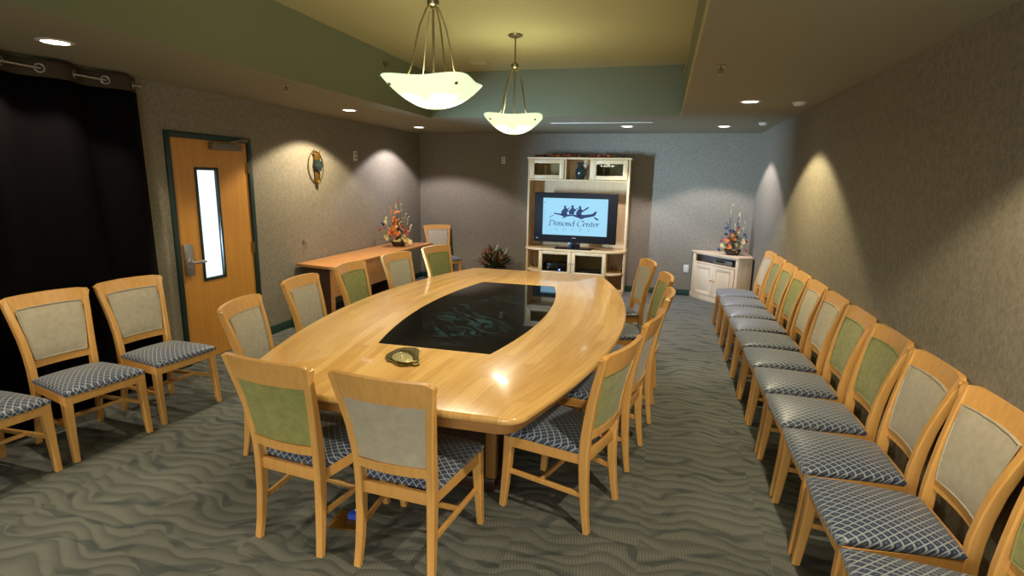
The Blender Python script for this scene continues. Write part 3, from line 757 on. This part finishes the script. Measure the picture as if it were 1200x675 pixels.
flat([[(-.483, .70), (-.463, .70), (-.463, .715), (-.483, .715)]]+[[(-.478, .62-.045*i), (-.468, .62-.045*i), (-.468, .632-.045*i), (-.478, .632-.045*i)] for i in range(6)], 'desktop_icons', 'screen_grey', sc)
SY = -.0358
flat([[(-.03, .165), (.03, .165), (.03, .178), (-.03, .178)]], 'maker_badge', 'steel', tv)
flat([[(-.60, .150), (-.565, .150), (-.565, .160), (-.60, .160)]], 'corner_badge', 'steel', tv)

# ------------------------------------------------------------------ plants and flowers
def leafm(m, base, dir_, ln, wd, droop=.25, mi=0):
    d = Vector(dir_).normalized(); sd = d.cross(Vector((0, 0, 1)))
    if sd.length < .1: sd = Vector((1, 0, 0))
    sd.normalize(); up = sd.cross(d); P = []
    for k, (t, ww) in enumerate([(0, .15), (.25, .8), (.5, 1), (.78, .6), (1, .04)]):
        c = Vector(base)+d*ln*t+Vector((0, 0, -droop*ln*t*t)); h = wd/2*ww
        P.append((m.bm.verts.new(c-sd*h+up*h*.25), m.bm.verts.new(c-up*h*.1), m.bm.verts.new(c+sd*h+up*h*.25)))
    for a, c in zip(P, P[1:]):
        for q in (0, 1):
            f = m.bm.faces.new((a[q], a[q+1], c[q+1], c[q])); f.material_index = mi
def rdir(up=.4):
    a = random.uniform(0, 2*PI); return Vector((math.cos(a), math.sin(a), random.uniform(up*.2, up*2.2)))
def flower(m, c, r, n=6):
    c = Vector(c); ax = Vector((random.uniform(-.6, .6), -1, random.uniform(-.1, .9))).normalized()
    u = ax.cross(Vector((0, 0, 1))).normalized(); v = ax.cross(u)
    for k in range(n):
        a = 2*PI*k/n; e = (u*math.cos(a)+v*math.sin(a)); s_ = ax.cross(e)
        p0 = c; p1 = c+e*r*.6+s_*r*.35+ax*r*.25; p2 = c+e*r+ax*r*.15; p3 = c+e*r*.6-s_*r*.35+ax*r*.25
        m.bm.faces.new([m.bm.verts.new(p) for p in (p0, p1, p2, p3)])
    t = bmesh.new(); bmesh.ops.create_icosphere(t, subdivisions=1, radius=r*.28, matrix=Matrix.Translation(c+ax*r*.2)); m.join(t)
def bouquet(name, label, loc, hgt, wl, wr, palette, seed, tall):
    random.seed(seed)
    t = thing(name, label, 'flower arrangement', loc)
    MB().lathe([(0, 0), (.075, 0), (.10, .03), (.115, .07), (.105, .075), (.09, .05), (0, .045)], n=20).build('basket', 'basket', t)
    m = MB()
    for i in range(290):
        d = rdir(.5); ln = random.uniform(.10, .2); h = random.uniform(0, 1)
        c = Vector((random.uniform(-wl, wr)*.62*(1-h*.85), random.uniform(-.09, .06), .07+h*hgt*.62))
        ln = min(ln, .14-.05*h)
        leafm(m, c, d, ln*.8, random.uniform(.012, .024), .3, random.choice([0, 0, 1, 2, 3, 4, 5]))
    for x, z in tall:
        m.tube([(0, 0, .06), (x*.4, -.01, z*.55), (x, 0, z)], .003, 5)
    for f in m.bm.faces: pass
    m.build('foliage', ['leaf_green', 'leaf_dark', 'leaf_pale', 'leaf_red', 'petal_cream', 'petal_orange'], t, recalc=False)
    for x, z, r, c in list(palette)+[(x*.8+random.uniform(-.05, .05), z+random.uniform(-.04, .06), r*.75, random.choice([c, c, 'petal_cream'])) for x, z, r, c in palette]:
        m = MB(); flower(m, (x, random.uniform(-.11, -.03), max(z, .06)), r*.82); m.build('flower', c, t, smooth=False, recalc=False)
    for x, z in tall:
        m = MB()
        for i in range(5): flower(m, (x*(1-.04*i)+random.uniform(-.014, .014), random.uniform(-.01, .01), z-.028*i+.02), .014, 5)
        m.build('blossom_spray', random.choice(['petal_cream', 'petal_orange', 'petal_red', 'leaf_pale'] if wl > .3 else ['petal_blue', 'petal_cream', 'petal_red', 'leaf_pale']), t, smooth=False, recalc=False)
O, Cc, R_, B_ = 'petal_orange', 'petal_cream', 'petal_red', 'petal_blue'
bouquet('flower_arrangement', 'tall orange and cream flower arrangement on the console table', (-3.78, 7.35, cz+.0005), .55, .32, .32,
        [(-.10, .20, .055, O), (-.03, .27, .06, O), (.04, .20, .055, O), (-.02, .14, .05, O), (.10, .13, .05, Cc), (.17, .11, .05, Cc), (.24, .08, .05, Cc), (-.14, .11, .04, Cc), (-.2, .14, .035, Cc), (.02, .36, .045, O), (-.05, .42, .04, O),
         (.14, .24, .045, R_), (.20, .20, .04, R_), (-.26, .24, .035, R_), (-.16, .36, .04, 'leaf_pale'), (.05, .09, .045, Cc), (-.05, .07, .045, Cc), (.08, .30, .04, R_), (-.22, .32, .035, B_), (.0, .5, .035, O)], 3,
        [(.0, .72), (.05, .60), (-.13, .56), (.17, .42), (-.07, .48), (.12, .46), (-.20, .36), (.20, .30), (-.03, .60)])
bouquet('flower_arrangement', 'round orange and cream flower arrangement on the white corner cabinet', (1.02, 8.42, .7335), .45, .22, .2,
        [(-.08, .22, .055, O), (-.01, .24, .05, O), (-.06, .12, .055, O), (.03, .14, .045, O), (.0, .05, .045, Cc), (.10, .13, .045, Cc), (.12, .2, .04, Cc), (-.16, .14, .04, Cc), (-.2, .08, .03, B_), (.16, .2, .04, R_), (.17, .08, .035, R_),
         (-.12, .30, .04, B_), (-.06, .35, .04, B_), (-.12, .38, .035, B_), (.14, .30, .035, B_), (.05, .33, .03, Cc), (.05, .40, .03, R_), (-.17, .20, .03, R_)], 11,
        [(.04, .50), (.05, .58), (.14, .46), (-.06, .70), (-.11, .44), (.0, .42), (-.08, .50)])
def floorplant():
    random.seed(21); t = thing('potted_plant', 'bushy floor plant with dark green and reddish leaves, by the back wall', 'plant', (-2.60, 8.42, 0))
    MB().lathe([(0, 0), (.13, 0), (.165, .28), (.175, .34), (.16, .34), (.15, .31), (0, .30)], n=24).build('pot', 'basket', t)
    m = MB()
    for i in range(60):
        a = random.uniform(0, 2*PI); tilt = random.uniform(.1, 1.3); d = Vector((math.cos(a)*math.sin(tilt), math.sin(a)*math.sin(tilt)*.75, math.cos(tilt)))
        q = Vector((0, 0, .30)); ln = random.uniform(.12, .30)
        m.tube([q, q+d*ln], .004, 5)
        for k in range(4):
            e = (d+rdir(.4)*.6).normalized(); mi = 1 if (d.x < -.25 and random.random() < .35) else random.choice([0, 0, 2, 3, 3, 2, 1])
            leafm(m, q+d*ln*random.uniform(.7, 1), e, random.uniform(.16, .26), random.uniform(.03, .05), .12, mi)
    m.build('foliage', ['leaf_green', 'leaf_red', 'leaf_dark', 'leaf_pale'], t, recalc=False)
floorplant()
random.seed(5); m = MB()
gt = thing('leaf_garland', 'red and brown autumn leaf garland lying along the cabinet top', 'garland', (bx, 8.52, ZT+.0005))
m.tube([(-.72+.12*i, .02*math.sin(i), .012+.004*(i % 2)) for i in range(13)], .006, 6)
for i in range(150):
    x = random.uniform(-.72, .72); leafm(m, (x, random.uniform(-.05, .06), .012), rdir(.45), random.uniform(.055, .085), random.uniform(.03, .05), .1, random.choice([0, 0, 1, 2]))
m.build('leaves', ['leaf_red', 'leaf_dark', 'petal_orange'], gt, recalc=False)
for x in (-.60, -.30, .0, .30):
    MB().lathe([(0, 0), (.018, .006), (.026, .022), (.018, .042), (0, .048)], x, -.03, 0, 14).build('berry', 'petal_red', gt)

# ------------------------------------------------------------------ white corner cabinet
A_, B1, B2 = (.505, 8.75), (1.075, 8.10), (1.275, 8.19)
kb = thing('corner_cabinet', 'whitewashed corner cabinet with two panelled doors and an open slot', 'cabinet', (.95, 8.5, 0))
def kr(p): return (p[0]-.95, p[1]-8.5)
plan = [(.505, 8.80), A_, B1, B2, (1.285, 8.80)]
def grow(P, g):
    cx, cy = 1.05, 8.55; return [kr((min(1.286, cx+(p[0]-cx)*(1+g)), min(8.81, cy+(p[1]-cy)*(1+g)))) for p in P]
MB().prism(grow(plan, .04), .708, .733, .005).build('top_board', 'white_wood', kb)
MB().prism(grow(plan, .02), 0, .085, .004).build('plinth', 'white_wood', kb)
fdir = Vector((B1[0]-A_[0], B1[1]-A_[1], 0)); fl = fdir.length; fdir.normalize(); fn_ = Vector((fdir.y, -fdir.x, 0))
ang = math.atan2(fdir.y, fdir.x)
FM = Matrix.Translation((A_[0]-.95, A_[1]-8.5, 0)) @ Matrix.Rotation(ang, 4, 'Z')   # local x along the front, -y outwards
def kbox(m, x0, x1, y0, y1, z0, z1, bev=.003):
    t = MB().box(x0, x1, y0, y1, z0, z1, bev); t.xform(FM); m.join(t.bm); return m
m = MB(); kbox(m, 0, .05, 0, .03, .085, .708); kbox(m, fl-.05, fl, 0, .03, .085, .708); kbox(m, .05, fl-.05, 0, .03, .555, .578); kbox(m, .05, fl-.05, 0, .03, .69, .708)
m.build('front_frame', 'white_wood', kb)
m = MB(); kbox(m, .05, fl-.05, .03, .30, .555, .572); m.build('slot_shelf', 'white_wood', kb)
m = MB().box(B1[0]-.95, B2[0]-.95, 0, .02, .085, .708)
m2 = MB(); q = Vector((B2[0]-B1[0], B2[1]-B1[1], 0)); t = MB().box(0, q.length, 0, .02, .085, .708, .002)
t.xform(Matrix.Translation((B1[0]-.95, B1[1]-8.5, 0)) @ Matrix.Rotation(math.atan2(q.y, q.x), 4, 'Z')); t.build('side_panel', 'white_wood', kb); m.bm.free(); m2.bm.free()
MB().box(A_[0]-.95, A_[0]-.95+.02, .25, .30, .085, .708, .002).build('side_panel', 'white_wood', kb)
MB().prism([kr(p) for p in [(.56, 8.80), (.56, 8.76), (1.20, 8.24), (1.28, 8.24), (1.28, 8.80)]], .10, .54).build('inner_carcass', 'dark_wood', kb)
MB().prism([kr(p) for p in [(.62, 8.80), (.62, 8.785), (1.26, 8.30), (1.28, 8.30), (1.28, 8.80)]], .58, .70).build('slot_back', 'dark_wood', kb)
for a0, a1, kx in ((.052, fl/2-.002, fl/2-.03), (fl/2+.002, fl-.052, fl/2+.03)):
    m = MB(); kbox(m, a0, a0+.055, -.014, .004, .09, .55); kbox(m, a1-.055, a1, -.014, .004, .09, .55); kbox(m, a0+.055, a1-.055, -.014, .004, .09, .145); kbox(m, a0+.055, a1-.055, -.014, .004, .495, .55)
    kbox(m, a0+.055, a1-.055, -.004, .004, .145, .495, 0); kbox(m, a0+.08, a1-.08, -.011, -.003, .17, .47, .004)
    d = m.build('door', 'white_wood', kb)
    MB().lathe([(0, 0), (.009, 0), (.007, .008), (.014, .016), (.01, .024), (0, .026)], n=12).xform(FM @ Matrix.Translation((kx, -.014, .33)) @ Matrix.Rotation(PI/2, 4, 'X')).build('knob', 'console_wood', d)
vc = thing('video_recorder', 'grey recorder in the open slot of the white corner cabinet', 'recorder', (A_[0]+fdir.x*fl*.62-fn_.x*.13, A_[1]+fdir.y*fl*.62-fn_.y*.13, .5725), ang)
MB().box(-.17, .17, -.08, .03, .0, .075, .004).build('body', 'grey_metal', vc)
MB().box(-.12, .04, -.083, -.08, .04, .062).build('slot', 'black_plastic', vc)

# ------------------------------------------------------------------ curtain
def curtain():
    t = thing('curtain', 'black floor-length curtain on metal grommets covering the left wall', 'curtain', (-3.99, 1.5, 0))
    y0, y1 = -.55, 3.49; ny = 330
    def surf(u, z):
        y = y0+(y1-y0)*u; ph = PI*(y-2.786)/.2195
        k = min(1, (2.40-z)/2.0) if z < 2.4 else 0
        x = .052*math.sin(ph)*(1-.2*k)+.012*k*math.sin(ph*.37+1.3)+.008*k*math.sin(ph*2.3)
        yy = y+.06*k*u + .02*k*math.sin(ph*.5)
        return (x, yy-1.5, z)
    def sheet(zs, name, mat):
        m = MB(); g = []
        for z in zs: g.append([m.bm.verts.new(surf(i/ny, z)) for i in range(ny+1)])
        for a, c in zip(g, g[1:]):
            for i in range(ny): m.bm.faces.new((a[i], a[i+1], c[i+1], c[i]))
        o = m.build(name, mat, t, recalc=False, angle=180)
        md = o.modifiers.new('thickness', 'SOLIDIFY'); md.thickness = .004; md.offset = 0
        return o
    sheet([.02+(2.345-.02)*k/16 for k in range(17)], 'drape', 'curtain')
    sheet([2.345, 2.37, 2.40, 2.43, 2.455], 'header', 'curtain_top')
    y = 2.786-.2195*14
    while y < 3.46:
        if y > y0:
            k = round((y-2.786)/.2195); sgn = 1 if k % 2 == 0 else -1
            m = MB().torus((0, 0, 0), .026, .006, 'x', 20, 8)
            m.xform(Matrix.Translation((0, y-1.5, 2.40)) @ Matrix.Rotation(-sgn*.62, 4, 'Z') @ Matrix.Rotation(PI/2*0, 4, 'Y'))
            m.build('grommet', 'steel', t)
        y += .2195
curtain()
rd = thing('curtain_rod', 'thin metal curtain rod threaded through the black curtain, with ball end', 'curtain rod', (-3.99, 3.4, 2.40))
MB().tube([(0, -3.9, 0), (0, .06, 0)], .009, 10).build('rod', 'steel', rd)
MB().lathe([(0, 0), (.012, 0), (.012, .012), (.008, .016), (.015, .03), (.013, .042), (0, .05)], n=14).xform(Matrix.Translation((0, .06, 0)) @ Matrix.Rotation(-PI/2, 4, 'X')).build('finial', 'steel', rd)
for y in (.085, -2.6): MB().tube([(0, y-.03, 0), (-.05, y-.03, -.002), (-.109, y-.03, -.002)], .006).build('bracket', 'steel', rd)

# ------------------------------------------------------------------ small things on the walls
art = thing('wall_ornament', 'oval wire ring with a gold and dark carved figure, on the left wall', 'ornament', (XL+.012, 5.85, 1.85))
MB().sweep([(0, .148*math.cos(2*PI*k/40), .185*math.sin(2*PI*k/40)) for k in range(41)], [.006]*41, (1, 0, 0), True, 8).build('ring', 'bronze', art)
MB().lathe([(0, -.07), (.04, -.06), (.062, 0), (.05, .06), (0, .075)], 0.02, 0, 0.01, 18).build('mask', 'vase', art)
MB().box(.0, .035, -.045, .045, .075, .165, .008).tube([(.02, -.05, .15), (.02, -.06, .20)], .008).tube([(.02, .05, .15), (.02, .06, .19)], .008).build('crest', 'brass', art)
MB().box(.0, .03, -.04, .04, -.165, -.06, .008).lathe([(0, 0), (.035, .004), (.03, .03), (0, .035)], .02, 0, -.19, 14).build('tail', 'brass', art)
def plate(name, label, cat, loc, w_, h_, axis, extra=None):
    t = thing(name, label, cat, loc)
    if axis == 'x': MB().box(0, .012, -w_/2, w_/2, -h_/2, h_/2, .003).build('cover', 'white_plastic', t)
    else: MB().box(-w_/2, w_/2, -.012, 0, -h_/2, h_/2, .003).build('cover', 'white_plastic', t)
    for dz in (-h_*.2, h_*.2):
        if axis == 'x': MB().box(.012, .016, -w_*.22, w_*.22, dz-h_*.1, dz+h_*.1, .001).build('insert', 'grey_metal' if 'stat' in name or 'sensor' in name else 'white_plastic', t)
        else: MB().box(-w_*.22, w_*.22, -.016, -.012, dz-h_*.1, dz+h_*.1, .001).build('insert', 'grey_metal' if 'stat' in name or 'sensor' in name else 'white_plastic', t)
plate('thermostat', 'small white control box high on the left wall', 'thermostat', (XL, 6.75, 2.02), .085, .13, 'x')
plate('thermostat', 'small white control box high on the back wall, left of the cabinet', 'thermostat', (-2.598, YB, 2.055), .06, .11, 'y')
plate('wall_outlet', 'white wall outlet low on the back wall, left of the corner cabinet', 'outlet', (.415, YB, .43), .075, .12, 'y')
hk = thing('wall_hook', 'small metal hook on the left wall near the console table', 'hook', (XL, 5.55, .93))
MB().lathe([(0, 0), (.022, 0), (.022, .008), (0, .012)], n=16).xform(Matrix.Translation((0, 0, .04)) @ Matrix.Rotation(PI/2, 4, 'Y')).build('rose', 'steel', hk)
MB().tube([(.008, 0, .04), (.03, 0, .035), (.032, 0, -.02), (.02, 0, -.05), (.03, 0, -.06)], .006).build('hook', 'steel', hk)

# ------------------------------------------------------------------ lights in the ceiling
WARM, COOL = (1.0, .86, .64), (.86, .80, .94)
def downlight(x, y, col, label, power=1.0, cone=118, aim=(0, 0), lens='lens', vis=True):
    t = thing('recessed_light', label, 'ceiling light', (x, y, H), 0, 'recessed ceiling lights')
    MB().lathe([(.066, -.001), (.07, -.006), (.09, -.004), (.095, 0)], n=28).build('trim_ring', 'white_plastic', t)
    MB().lathe([(0, -.0035), (.066, -.0035), (.066, -.001), (0, -.001)], n=24).build('lens', lens, t)
    lamp('bulb', 'SPOT', (x, y, H-.03), DOWN_W*power, col, t, spot_size=math.radians(cone), spot_blend=.22, shadow_soft_size=.035,
         target=(x+aim[0], y+aim[1], H-1.03))
downlight(-3.47, 2.53, WARM, 'lit recessed light in the ceiling above the black curtain', .5, 124)
downlight(-3.49, 5.66, WARM, 'lit recessed light in the left ceiling, above the oval wall ornament', 1.0, 128)
downlight(-3.56, 7.64, COOL, 'lit recessed light in the far left corner of the ceiling', .9, 124)
downlight(-.54, 7.70, COOL, 'lit recessed light in the ceiling in front of the media cabinet', .7, 104)
downlight(.69, 7.77, COOL, 'lit recessed light in the far right ceiling, above the corner cabinet', .8, 112)
downlight(.69, 5.50, (1, .86, .55), 'lit recessed light in the right ceiling, above the row of chairs', 1.0, 112)
for (x, y, col, l) in ((.69, 1.55, WARM, 'recessed light over the near end of the chair row, beyond the frame'), (-3.47, .1, WARM, 'added recessed fill light over the near end of the curtain, beyond the frame'), (-1.4, -1.6, WARM, 'added recessed fill light in the unseen ceiling behind the photographer')):  # the last two are added out of view for ambient light
    downlight(x, y, col, l, 1.0, 124)
for x, y, l in ((1.117, 5.61, 'dim round ceiling fitting beside the lit light over the chair row'), (1.10, 7.375, 'dim round ceiling fitting by the far right corner')):
    t = thing('smoke_detector', l, 'ceiling fitting', (x, y, H), 0, 'dim round ceiling fittings')
    MB().lathe([(.052, 0), (.05, -.018), (.036, -.03), (0, -.031)], n=24).build('cover', 'white_plastic', t)
    MB().lathe([(.06, 0), (.058, -.008), (.05, -.009)], n=24).build('base_ring', 'white_plastic', t)
def sprinkler(x, y, z, label, wall=False):
    t = thing('fire_sprinkler', label, 'sprinkler', (x, y, z), 0, 'fire sprinklers')
    M_ = Matrix.Rotation(-PI/2, 4, 'Y') if wall else Matrix.Identity(4)
    MB().lathe([(0, 0), (.035, 0), (.03, -.006), (0, -.007)], n=20).xform(M_).build('escutcheon', 'nickel', t)
    MB().tube([(0, 0, -.006), (0, 0, -.035)], .007).tube([(.012, 0, -.02), (.014, 0, -.04), (0, 0, -.052)], .003).tube([(-.012, 0, -.02), (-.014, 0, -.04), (0, 0, -.052)], .003).xform(M_).build('head', 'nickel', t)
    MB().lathe([(0, -.052), (.022, -.052), (.022, -.055), (0, -.055)], n=16).xform(M_).build('deflector', 'nickel', t)
sprinkler(.29, 3.85, H, 'small fire sprinkler in the right-hand ceiling')
sprinkler(-3.07, 4.04, H, 'small fire sprinkler in the left-hand ceiling')
sprinkler(TXL, 5.33, 2.874, 'small fire sprinkler on the green side of the ceiling tray', True)
sl = thing('ceiling_vent', 'long thin slot vent in the ceiling before the media cabinet', 'vent', (-.84, 7.17, H))
MB().box(-.66, .66, -.035, .035, -.006, 0, .001).build('frame', 'soffit', sl)
for y in (-.018, 0, .018): MB().box(-.64, .64, y-.003, y+.003, -.010, -.006).build('slot_bar', 'white_plastic', sl)
v2 = thing('ceiling_vent', 'small flat vent in the yellow raised ceiling', 'vent', (-2.07, 6.02, H2))
MB().box(-.1, .1, -.06, .06, -.008, 0, .002).build('frame', 'tray_lit_paint', v2)
for k in range(4): MB().box(-.085, .085, -.045+.028*k, -.037+.028*k, -.011, -.008).build('slat', 'tray_lit_paint', v2)

# ------------------------------------------------------------------ pendants
def pendant(x, y, rot, label):
    zr = 2.235                                     # rim level
    t = thing('bowl_pendant', label, 'pendant lamp', (x, y, zr), rot, 'bowl pendants over the table')
    m = MB(); n = 96; rings = []
    def rim(th):
        pw = 5.5; sq = 1/(abs(math.cos(th))**pw+abs(math.sin(th))**pw)**(1/pw)     # rounded square, corners on the diagonals
        c = -math.cos(4*th); return .262*sq, .155+.007*c
    for k in [0, .1, .22, .34, .46, .58, .70, .80, .90, .96, 1.0]:
        if k == 0: rings.append([m.bm.verts.new((0, 0, -.085))]); continue
        r = []
        for i in range(n):
            th = 2*PI*i/n; R, rise = rim(th); R = R if k > .6 else .27+(R-.27)*(k/.6)
            r.append(m.bm.verts.new((R*k*math.cos(th), R*k*math.sin(th), -.085+rise*k**2.1)))
        rings.append(r)
    for a, c in zip(rings, rings[1:]):
        for i in range(n):
            if len(a) == 1: m.bm.faces.new((a[0], c[i], c[(i+1) % n]))
            else: m.bm.faces.new((a[i], a[(i+1) % n], c[(i+1) % n], c[i]))
    bo = m.build('glass_bowl', 'bowl', t, angle=180)
    md = bo.modifiers.new('thickness', 'SOLIDIFY'); md.thickness = .006
    top = H2-zr; col = 2.74-zr
    MB().lathe([(0, top), (.065, top), (.062, top-.014), (.03, top-.026), (0, top-.026)], n=24).build('canopy', 'nickel', t)
    MB().tube([(0, 0, top-.02), (0, 0, col), (0, 0, -.07)], .0075, 10).build('stem', 'nickel', t)
    MB().lathe([(0, .03), (.02, .03), (.022, .022), (.034, .016), (.036, -.004), (.03, -.014), (.018, -.02), (.02, -.034), (0, -.036)], 0, 0, col, 24).build('collar', 'nickel', t)
    for k in range(4):
        a = PI/4+k*PI/2; c, s_ = math.cos(a), math.sin(a)
        P = [(.02, col-.01), (.045, col-.04), (.085, col-.13), (.115, col-.24), (.135, col-.34), (.160, col-.40), (.20, col-.445), (.245, col-.47)]
        MB().tube([(c*r, s_*r, z) for r, z in P], .0052, 8).build('arm', 'nickel', t)
        r0, z0 = .272, .046
        MB().lathe([(0, .014), (.008, .012), (.011, .004), (.009, 0), (0, 0)], n=12).xform(Matrix.Translation((c*r0, s_*r0, z0-.012)) @ Matrix.Rotation(a, 4, 'Z') @ Matrix.Rotation(PI*.62, 4, 'Y')).build('knob', 'nickel', t)
    lamp('bulb', 'POINT', (x, y, zr+.02), BOWL_LAMP, (1, .93, .66), t, shadow_soft_size=.12)
    lamp('bulb', 'AREA', (x, y, zr-.125), BOWL_UP, (1, .93, .72), t, target=(x, y, 0), shape='DISK', size=.4)
pendant(-1.368, 3.15, math.radians(5), 'glowing glass bowl pendant lamp nearer the camera, hanging over the table')
pendant(-1.368, 4.96, math.radians(12), 'glowing glass bowl pendant lamp farther off, hanging over the table')
